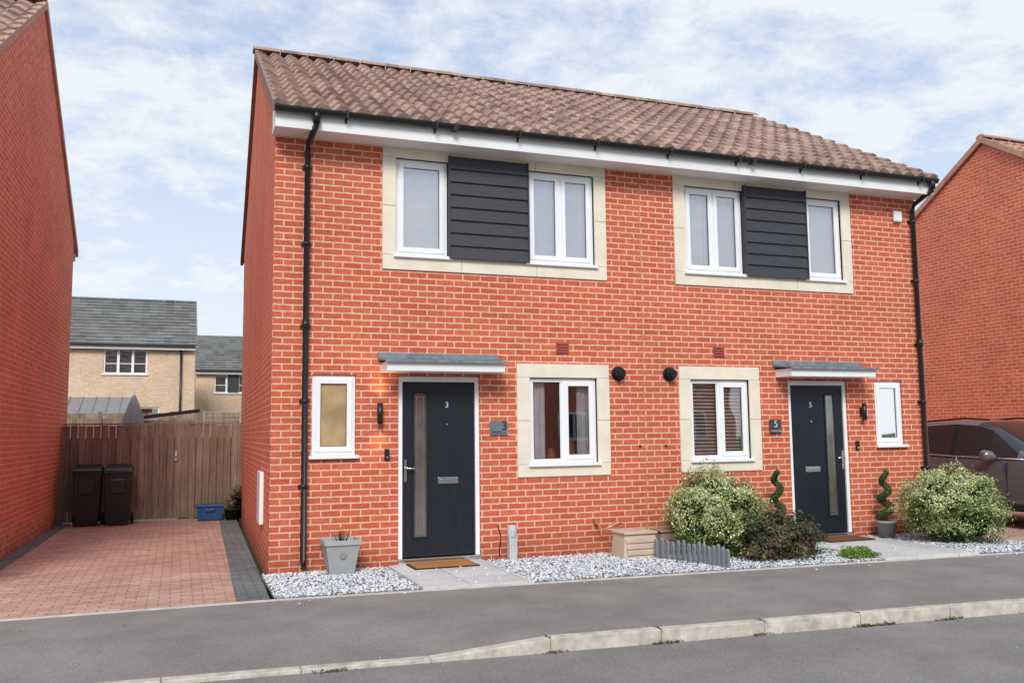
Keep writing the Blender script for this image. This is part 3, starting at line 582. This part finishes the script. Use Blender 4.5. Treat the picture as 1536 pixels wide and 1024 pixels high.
B=empty('recycling_box',(-.42,7.15,0)); m=MB(); bl=simple('blue_plastic',(.03,.10,.26),.4,.4); x,y=-.40,7.1
m.hexa([(x-.20,y-.15,.01),(x+.20,y-.15,.01),(x+.20,y+.15,.01),(x-.20,y+.15,.01),(x-.24,y-.18,.27),(x+.24,y-.18,.27),(x+.24,y+.18,.27),(x-.24,y+.18,.27)])
m.box(x-.26,x+.26,y-.20,y+.20,.25,.285); m.box(x-.08,x+.08,y-.206,y-.15,.17,.22); m.obj('crate_body',bl,B,.01)
def pot(name,x,y,r0,r1,h,mat,square=False,z=.01):
    P=empty(name,(x,y,0)); m=MB(); seg=4 if square else 24; o=math.pi/4 if square else 0; q=1.414 if square else 1
    prof=[(r0,0),(r1,h*.86),(r1*1.09,h*.86),(r1*1.09,h),(r1*.95,h),(r1*.9,h*.85)]
    for r,zz in prof:
        for k in range(seg): t=2*math.pi*k/seg+o; m.v.append((x+r*q*math.cos(t),y+r*q*math.sin(t),z+zz))
    for i in range(len(prof)-1):
        for k in range(seg): m.f.append((i*seg+k,i*seg+(k+1)%seg,(i+1)*seg+(k+1)%seg,(i+1)*seg+k)); m.m.append(0); m.sm.append(not square)
    m.f.append(tuple((len(prof)-1)*seg+k for k in range(seg))); m.m.append(1); m.sm.append(False); m.f.append(tuple(range(seg))); m.m.append(0); m.sm.append(False)
    m.obj('pot_body',[mat,M_twig],P,.004 if square else 0); return P
def leaves(name,pts,size,mats,parent,prob,seed=0,nrm=None,asp=.5):
    r=np.random.default_rng(seed); n=len(pts); d=r.normal(size=(n,3)); 
    if nrm is not None: d=d*.6+nrm*1.0
    d/=np.linalg.norm(d,axis=1)[:,None]; a=np.cross(d,r.normal(size=(n,3))); a/=np.linalg.norm(a,axis=1)[:,None]; b=np.cross(d,a)
    s=size*r.uniform(.6,1.3,(n,1)); A=a*s;Bv=b*s*asp
    V=np.stack([pts-A,pts+Bv+d*s*.15,pts+A,pts-Bv+d*s*.15],1).reshape(-1,3); me=bpy.data.meshes.new(name)
    me.vertices.add(4*n); me.vertices.foreach_set('co',V.ravel()); me.loops.add(4*n); me.loops.foreach_set('vertex_index',np.arange(4*n,dtype=np.int32)); me.polygons.add(n); me.polygons.foreach_set('loop_start',np.arange(0,4*n,4,dtype=np.int32))
    for q in mats: me.materials.append(q)
    me.polygons.foreach_set('material_index',prob.astype(np.int32)); me.update(calc_edges=True); me.validate(); o=bpy.data.objects.new(name,me)
    link(o,parent); return o
def shrub(name,c,rad,n,size,mats,seed,lump=.22):
    P=empty(name,(c[0],c[1],0)); r=np.random.default_rng(seed); c=np.array(c); rad=np.array(rad)
    d=r.normal(size=(n,3)); d/=np.linalg.norm(d,axis=1)[:,None]
    L=np.array([mnoise.noise(Vector((q*2.3+seed).tolist())) for q in d])*lump*1.6+np.array([mnoise.noise(Vector((q*6+seed).tolist())) for q in d])*lump*.7
    t=r.uniform(.62,1.0,n)**.6; t=np.where(r.uniform(size=n)<.08,t*r.uniform(1,1.16,n),t)
    pts=c+d*rad*(1+L)[:,None]*t[:,None]; keep=pts[:,2]>.02; pts=pts[keep]; d2=d[keep]; t2=t[keep]
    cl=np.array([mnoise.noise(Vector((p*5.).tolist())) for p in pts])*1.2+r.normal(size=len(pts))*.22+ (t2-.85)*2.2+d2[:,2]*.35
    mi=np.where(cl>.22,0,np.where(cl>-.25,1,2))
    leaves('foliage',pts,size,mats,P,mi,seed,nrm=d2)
    m=MB(); rr=r
    for k in range(9):
        a=rr.uniform(0,6.28); q=np.array([math.cos(a),math.sin(a),1.2]); m.tube([(c[0],c[1],0),tuple(c+q*rad*.25-np.array([0,0,rad[2]*.4])),tuple(c+q*rad*.55)],[.02,.012,.005],6)
    m.obj('branches',M_twig,P)
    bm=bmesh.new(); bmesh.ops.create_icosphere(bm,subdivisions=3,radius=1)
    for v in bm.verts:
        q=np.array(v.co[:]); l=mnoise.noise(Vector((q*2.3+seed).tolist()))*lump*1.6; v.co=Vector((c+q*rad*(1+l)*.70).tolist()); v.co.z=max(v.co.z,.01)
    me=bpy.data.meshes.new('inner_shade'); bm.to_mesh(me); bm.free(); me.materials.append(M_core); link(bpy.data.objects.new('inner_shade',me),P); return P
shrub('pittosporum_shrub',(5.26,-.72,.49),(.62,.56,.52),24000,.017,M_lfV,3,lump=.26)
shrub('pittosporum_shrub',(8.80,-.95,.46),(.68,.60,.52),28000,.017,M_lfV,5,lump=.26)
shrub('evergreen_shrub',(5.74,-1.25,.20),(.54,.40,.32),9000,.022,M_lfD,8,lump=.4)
shrub('ground_cover_plant',(6.62,-1.62,.02),(.24,.18,.11),3500,.014,M_lfB,9)
shrub('ground_cover_plant',(6.1,-1.0,.02),(.45,.35,.10),3000,.014,M_lfT,10,lump=.4)
r_=np.random.default_rng(44); pp=[]
for cx_ in (2.65,3.5,4.5,4.7,5.35,6.3,7.2,7.4,8.0,.1,1.72):
    n=int(r_.integers(40,140)); q=r_.normal(size=(n,3))*np.array([.07,.012,.008]); q[:,0]+=cx_; q[:,1]+=ky(cx_)-.005; q[:,2]=np.abs(q[:,2])-.128; pp.append(q)
for i in range(4):
    xk=KX0+KL*(i+1); q=r_.normal(size=(20,3))*np.array([.006,.03,.003]); q[:,0]+=xk; q[:,1]+=ky(xk)+.07; q[:,2]=np.abs(q[:,2])-.026; pp.append(q)
pp=np.concatenate(pp); leaves('kerb_weeds',pp,.012,M_lfD,None,r_.integers(0,3,len(pp)),3)
pp=np.stack([r_.uniform(-3,9,150),r_.uniform(-6.5,-1.9,150),np.zeros(150)],1); kk=np.array([ky(x) for x in pp[:,0]]); pp[:,2]=np.where(pp[:,1]<kk,-.124,0); pp=pp[np.abs(pp[:,1]-kk-.06)>.1]
for p in pp:
    if p[2]>-.05: p[2]=pz(p[0],(p[1]-fy(p[0]))/(ky(p[0])+.12-fy(p[0])))+.004
leaves('fallen_leaves',pp,.010,[simple('dry_leaf',(.30,.2,.1),.8,.1),simple('pale_grit',(.6,.58,.54),.9,.1),simple('dark_leaf',(.08,.06,.04),.8,.1)],None,r_.integers(0,3,len(pp)),4,nrm=np.tile(np.array([0,0,4.]),(len(pp),1)))
M_potg=simple('grey_pot',(.38,.39,.39),.7,.2,var=.1)
def topiary(x,y,ztop,seed=1):
    P=pot('spiral_topiary',x,y,.10,.13,.24,M_potg); r=np.random.default_rng(seed); n=9000; u=r.uniform(0,1,n); z0=.28
    z=z0+(ztop-z0)*u; ang=u*2*math.pi*2.6+seed; R=.075*(1-u*.6); tube=.070*(1-.45*u)
    d=r.normal(size=(n,3)); d/=np.linalg.norm(d,axis=1)[:,None]; q=r.uniform(.5,1,n)**.5
    pts=np.stack([x+R*np.cos(ang),y+R*np.sin(ang),z],1)+d*(tube*q)[:,None]
    mi=r.choice(3,size=n,p=[.5,.25,.25]); leaves('foliage',pts,.009,M_lfT,P,mi,seed,nrm=d)
    m=MB(); m.tube([(x,y,.2),(x,y,ztop-.05)],.010,8); m.obj('stem',M_twig,P)
topiary(6.47,-.32,.97,seed=1); topiary(8.30,-.28,.93,seed=2)
P=pot('square_planter',.74,-.26,.13,.185,.37,M_potg,True); m=MB()
for i in range(26):
    a=random.uniform(0,6.28); b=random.uniform(.03,.13); h=random.uniform(.04,.14); m.tube([(.74+b*math.cos(a)*.5,-.26+b*math.sin(a)*.5,.34),(.74+b*math.cos(a),-.26+b*math.sin(a),.36+h)],.003,4)
m.obj('dry_twigs',M_twig,P); m=MB(); m.tube([(.74,-.436,.22),(.74,-.430,.22)],.035,16); m.obj('planter_crest',simple('crest_grey',(.26,.27,.27),.7,.2),P)
for i,(x,h,c) in enumerate(((-.03,.2,M_dark),(.1,.42,M_dark))):
    P=pot('plant_pot',x-.0,6.95+i*.25,.09,.12,h,c); r=np.random.default_rng(i); n=500; pp=np.array([x,6.95+i*.25,h+.08])+r.normal(size=(n,3))*np.array([.05,.05,.05]); leaves('foliage',pp,.018,M_lfD,P,r.integers(0,3,n),i)
B=empty('outdoor_socket_post',(2.80,-.12,0)); m=MB(); m.box(2.76,2.86,-.16,-.06,.01,.30); m.tube([(2.81,-.11,.28),(2.81,-.11,.42)],[.062,.055],16); m.obj('post_cover',simple('grey_plastic',(.52,.53,.53),.5,.3),B,.01)
def hosebox(x0,x1,y0,y1,h,c,nm='garden_storage_box'):
    B=empty(nm,((x0+x1)/2,(y0+y1)/2,0)); m=MB(); m.hexa([(x0-.02,y0-.02,.01),(x1+.02,y0-.02,.01),(x1+.02,y1,.01),(x0-.02,y1,.01),(x0+.02,y0+.03,h),(x1-.02,y0+.03,h),(x1-.02,y1,h),(x0+.02,y1,h)])
    m.box(x0,x1,y0,y1+.01,h,h+.03)
    for i in range(3): z=.05+i*(h-.08)/3; m.box(x0+.02,x1-.02,y0-.03+.012*i,y0+.02,z,z+.06)
    m.obj('box_body',c,B,.008)
c=simple('beige_resin',(.58,.46,.36),.6,.3); hosebox(4.05,4.50,-.62,-.28,.29,c); hosebox(4.62,4.92,-.50,-.2,.28,simple('brown_resin',(.34,.25,.19),.6,.3))
B=empty('picket_edging',(4.7,-1.1,0)); m=MB(); pa=[]
for i in range(15):
    t=i/14; x=4.42+.32*t+.05*math.sin(t*3); y=-.72-1.0*t; pa.append((x,y)); h=.24+.02*math.sin(i*1.7)
    w=.026; m.hexa([(x-w*.5,y-w,.0),(x+w*.5,y-w,.0),(x+w*.5,y+w,.0),(x-w*.5,y+w,.0),(x-w*.5,y-w,h-.03),(x+w*.5,y-w,h-.03),(x+w*.5,y+w,h-.03),(x-w*.5,y+w,h-.03)])
    m.hexa([(x-w*.5,y-w,h-.03),(x+w*.5,y-w,h-.03),(x+w*.5,y+w,h-.03),(x-w*.5,y+w,h-.03),(x-w*.5,y-.006,h),(x+w*.5,y-.006,h),(x+w*.5,y+.006,h),(x-w*.5,y+.006,h)])
for z in (.07,.16): m.tube([(x+.016,y,z) for x,y in pa],.008,6)
m.obj('pickets',simple('blue_grey_paint',(.22,.24,.265),.7,.2),B)
# ---------------------------------------------------------------- car
def car(x,y,yaw):
    C=empty('parked_car',(x,y,0)); C.rotation_euler=(0,0,yaw)
    def add(m,name,mats,bevel=0,fix=True):
        o=m.obj(name,mats,None,bevel,fix); o.parent=C; return o
    paint=N('car_paint',.28,.5); paint.b.inputs['Coat Weight'].default_value=.8; paint.b.inputs['Metallic'].default_value=.3; mp=paint.col((.15,.14,.155))
    gl=N('car_glass',.04,.9).col((.02,.023,.026)); lamp=N('lamp_glass',.1,.6).col((.5,.5,.5)); red=N('tail_lamp',.2,.5).col((.35,.01,.01)); trim=M_dark
    st=[(-2.2,.60,.72,.78,0),(-2.12,.76,.80,.86,0),(-1.9,.86,.90,.95,0),(-1.5,.90,.96,1.02,0),(-1.05,.915,1.0,1.07,0),(-.75,.92,1.01,1.22,1),(-.25,.92,1.02,1.52,2),(.05,.92,1.03,1.60,3),(.40,.92,1.035,1.625,3),(.50,.92,1.035,1.63,4),(1.25,.92,1.06,1.60,3),(1.33,.92,1.07,1.595,4),(1.75,.91,1.10,1.55,5),(1.95,.90,1.12,1.50,1),(2.12,.87,1.10,1.25,0),(2.2,.80,.95,1.0,0)]
    rings=[]; m=MB()
    for (yy,w,zb,zr,k) in st:
        g=zr-zb>.12; wr=w*(.74 if g else .80)
        if k in(1,2) and g and yy<0: wr=w*(.86-.12*(zr-zb)/.55)
        zlow=.30 if abs(yy)<2.1 else .36
        half=[(w*.80,.24),(w*.97,zlow),(w,.50),(w*.995,.72),(w*.965,zb-.04),(w*.95,zb),(wr,zr-.05),(wr*.88,zr-.005),(wr*.5,zr+.015),(0,zr+.02)]
        ring=[(px,yy,pz_) for px,pz_ in half]+[(-px,yy,pz_) for px,pz_ in half[-2::-1]]; n=len(m.v); m.v+=ring; rings.append((n,len(ring)))
    for i in range(len(st)-1):
        n0,L=rings[i]; n1,_=rings[i+1]; k0,k1=st[i][4],st[i+1][4]
        for j in range(L-1):
            side=j in(5,12); top=6<=j<=11; mi=0
            if side and k0>=2 and k1>=2: mi=1
            if side and (i in (8,10)) : mi=2
            if side and k0==1 and k1==2: mi=1
            if side and k0==5: mi=0
            if top and i in(4,5,6): mi=1
            if top and i==13: mi=1
            if j in(0,17): mi=2
            m.f.append((n0+j,n0+j+1,n1+j+1,n1+j)); m.m.append(mi); m.sm.append(True)
        m.f.append((n0,n1,n1+L-1,n0+L-1)); m.m.append(2); m.sm.append(False)
    for e in (0,-1): n,L=rings[e]; m.f.append(tuple(range(n,n+L))); m.m.append(0); m.sm.append(False)
    o=add(m,'body_shell',[mp,gl,trim]); es=o.modifiers.new('b','BEVEL'); es.width=.02; es.segments=2; es.limit_method='ANGLE'; es.angle_limit=math.radians(40)
    for sx_ in(-1,1):
        for yy in(-1.35,1.38):
            w=MB(); xi=sx_*.70
            w.tube([(sx_*.929,yy,.36),(sx_*.80,yy,.36)],.40,28,0); add(w,'wheel_arch',trim)
            w=MB(); w.tube([(xi,yy,.34),(sx_*.72,yy,.34),(sx_*.92,yy,.34),(sx_*.94,yy,.34)],[.30,.335,.335,.31],28,0)
            w.tube([(sx_*.94,yy,.34),(sx_*.943,yy,.34)],.235,28,2)
            for s in range(5):
                t=2*math.pi*s/5; a1=Vector((sx_*.952,yy+.03*math.cos(t),.34+.03*math.sin(t))); a2=Vector((sx_*.947,yy+.22*math.cos(t),.34+.22*math.sin(t))); w.tube([a1,a2],[.035,.022],6,1)
            w.tube([(sx_*.942,yy,.34),(sx_*.962,yy,.34)],.05,12,1); add(w,'wheel',[M_dark,M_chrome,M_black])
        w=MB(); w.tube([(sx_*.88,-.42,1.05),(sx_*.98,-.40,1.08),(sx_*1.10,-.38,1.09),(sx_*1.14,-.38,1.09)],[.03,.085,.085,.04],14); add(w,'door_mirror',mp)
        w=MB()
        for yy in(.42,1.30): w.tube([(sx_*.935,yy-.12,.93),(sx_*.955,yy-.1,.93),(sx_*.955,yy+.06,.93),(sx_*.935,yy+.08,.93)],.014,8)
        add(w,'door_handles',M_chrome)
        w=MB(); w.tube([(sx_*.878,-.9,1.035),(sx_*.882,-.25,1.045),(sx_*.882,.5,1.06),(sx_*.880,1.3,1.095),(sx_*.87,1.75,1.13)],.012,6); add(w,'window_chrome_strip',M_chrome)
        w=MB(); w.box(min(sx_*.915,sx_*.926),max(sx_*.915,sx_*.926),-1.0,1.0,.27,.36)
        for yy in(-.62,.46,1.28): w.box(min(sx_*.90,sx_*.921),max(sx_*.90,sx_*.921),yy-.004,yy+.004,.36,.98)
        add(w,'sill_and_shut_lines',trim)
        w=MB(); w.hexa([(sx_*.50,-2.19,.66),(sx_*.78,-2.1,.68),(sx_*.80,-1.98,.70),(sx_*.5,-2.0,.68),(sx_*.50,-2.17,.76),(sx_*.78,-2.08,.80),(sx_*.81,-1.96,.84),(sx_*.5,-2.0,.8)]); add(w,'headlamp',lamp)
        w=MB(); w.box(min(sx_*.6,sx_*.86),max(sx_*.6,sx_*.86),2.08,2.19,.82,.98); add(w,'tail_lamp',red)
    w=MB(); w.box(-.45,.45,-2.215,-2.18,.42,.62); add(w,'grille',trim); w=MB(); w.box(-.26,.26,-2.23,-2.216,.40,.50); add(w,'number_plate',M_white)
    for sx_ in(-1,1):
        w=MB(); w.tube([(sx_*.60,-.1,1.64),(sx_*.61,.4,1.67),(sx_*.60,1.5,1.61)],.015,8); add(w,'roof_rail',M_dark)
car(11.75,.55,0)
# ---------------------------------------------------------------- world and sun
w=bpy.data.worlds.new('World'); sc.world=w; w.use_nodes=True; t=w.node_tree; t.nodes.clear(); L=t.links.new
EL=math.radians(38); AZ=math.radians(200)
out=t.nodes.new('ShaderNodeOutputWorld'); bg=t.nodes.new('ShaderNodeBackground'); bg.inputs[1].default_value=.15
sky=t.nodes.new('ShaderNodeTexSky'); sky.sky_type='NISHITA'; sky.sun_disc=False; sky.sun_elevation=EL; sky.sun_rotation=AZ; sky.air_density=1.0; sky.dust_density=.6; sky.ozone_density=1.5
tc=t.nodes.new('ShaderNodeTexCoord'); sp=t.nodes.new('ShaderNodeSeparateXYZ'); L(tc.outputs['Generated'],sp.inputs[0])
def M(op,a,b=0.,clamp=False):
    q=t.nodes.new('ShaderNodeMath'); q.operation=op; q.use_clamp=clamp
    for i,v in enumerate((a,b)):
        if hasattr(v,'is_output'): L(v,q.inputs[i])
        else: q.inputs[i].default_value=v
    return q.outputs[0]
z=M('ADD',M('MAXIMUM',sp.outputs[2],0.),.22); cb=t.nodes.new('ShaderNodeCombineXYZ'); L(M('DIVIDE',sp.outputs[0],z),cb.inputs[0]); L(M('DIVIDE',sp.outputs[1],z),cb.inputs[1]); cb.inputs[2].default_value=3.3
def NZ(scale,detail,rough,dist=0):
    q=t.nodes.new('ShaderNodeTexNoise'); q.inputs['Scale'].default_value=scale; q.inputs['Detail'].default_value=detail; q.inputs['Roughness'].default_value=rough; q.inputs['Distortion'].default_value=dist; L(cb.outputs[0],q.inputs['Vector']); return q.outputs['Fac']
n1=NZ(1.9,8,.62,.25); n2=NZ(9.,5,.65,.3); s=M('ADD',M('MULTIPLY',n1,.66),M('MULTIPLY',n2,.34))
rp=t.nodes.new('ShaderNodeValToRGB'); e=rp.color_ramp.elements; e[0].position=.43; e[0].color=(.34,.34,.34,1); e[1].position=.58; e[1].color=(.95,.95,.95,1); L(s,rp.inputs[0])
hz=t.nodes.new('ShaderNodeValToRGB'); e=hz.color_ramp.elements; e[0].position=0; e[0].color=(.90,.90,.90,1); e[1].position=.45; e[1].color=(.3,.3,.3,1); L(sp.outputs[2],hz.inputs[0])
cf=M('MAXIMUM',rp.outputs[0],hz.outputs[0])
mx=t.nodes.new('ShaderNodeMix'); mx.data_type='RGBA'; L(cf,mx.inputs[0]); mx.inputs[7].default_value=(5.95,6.2,6.6,1)
hs=t.nodes.new('ShaderNodeMix'); hs.data_type='RGBA'; hs.inputs[0].default_value=.4; L(sky.outputs[0],hs.inputs[6]); hs.inputs[7].default_value=(1.9,3.3,6.0,1); L(hs.outputs[2],mx.inputs[6])
L(mx.outputs[2],bg.inputs[0]); L(bg.outputs[0],out.inputs[0])
sl=bpy.data.lights.new('sun','SUN'); sl.energy=2.7; sl.angle=math.radians(20); sl.color=(1,.965,.91); so=bpy.data.objects.new('sun',sl)
sd=Vector((math.sin(AZ)*math.cos(EL),math.cos(AZ)*math.cos(EL),math.sin(EL))); so.rotation_euler=sd.to_track_quat('Z','Y').to_euler(); sc.collection.objects.link(so)
# ---------------------------------------------------------------- camera
cx,cy,cz,yaw,pit,rol,f=-.9574,-10.3289,1.5222,.3556,.1013,-.0114,1342.4455
fw=Vector((math.sin(yaw)*math.cos(pit),math.cos(yaw)*math.cos(pit),math.sin(pit))); r=Vector((math.cos(yaw),-math.sin(yaw),0)); u=r.cross(fw)
R_=math.cos(rol)*r+math.sin(rol)*u; U_=-math.sin(rol)*r+math.cos(rol)*u
cd=bpy.data.cameras.new('camera'); cd.sensor_width=36; cd.lens=f/1536*36; cd.clip_end=2000; co=bpy.data.objects.new('camera',cd)
co.matrix_world=Matrix(((R_.x,U_.x,-fw.x,cx),(R_.y,U_.y,-fw.y,cy),(R_.z,U_.z,-fw.z,cz),(0,0,0,1))); sc.collection.objects.link(co); sc.camera=co
sc.view_settings.view_transform='Standard'; sc.view_settings.look='None'; sc.view_settings.exposure=0
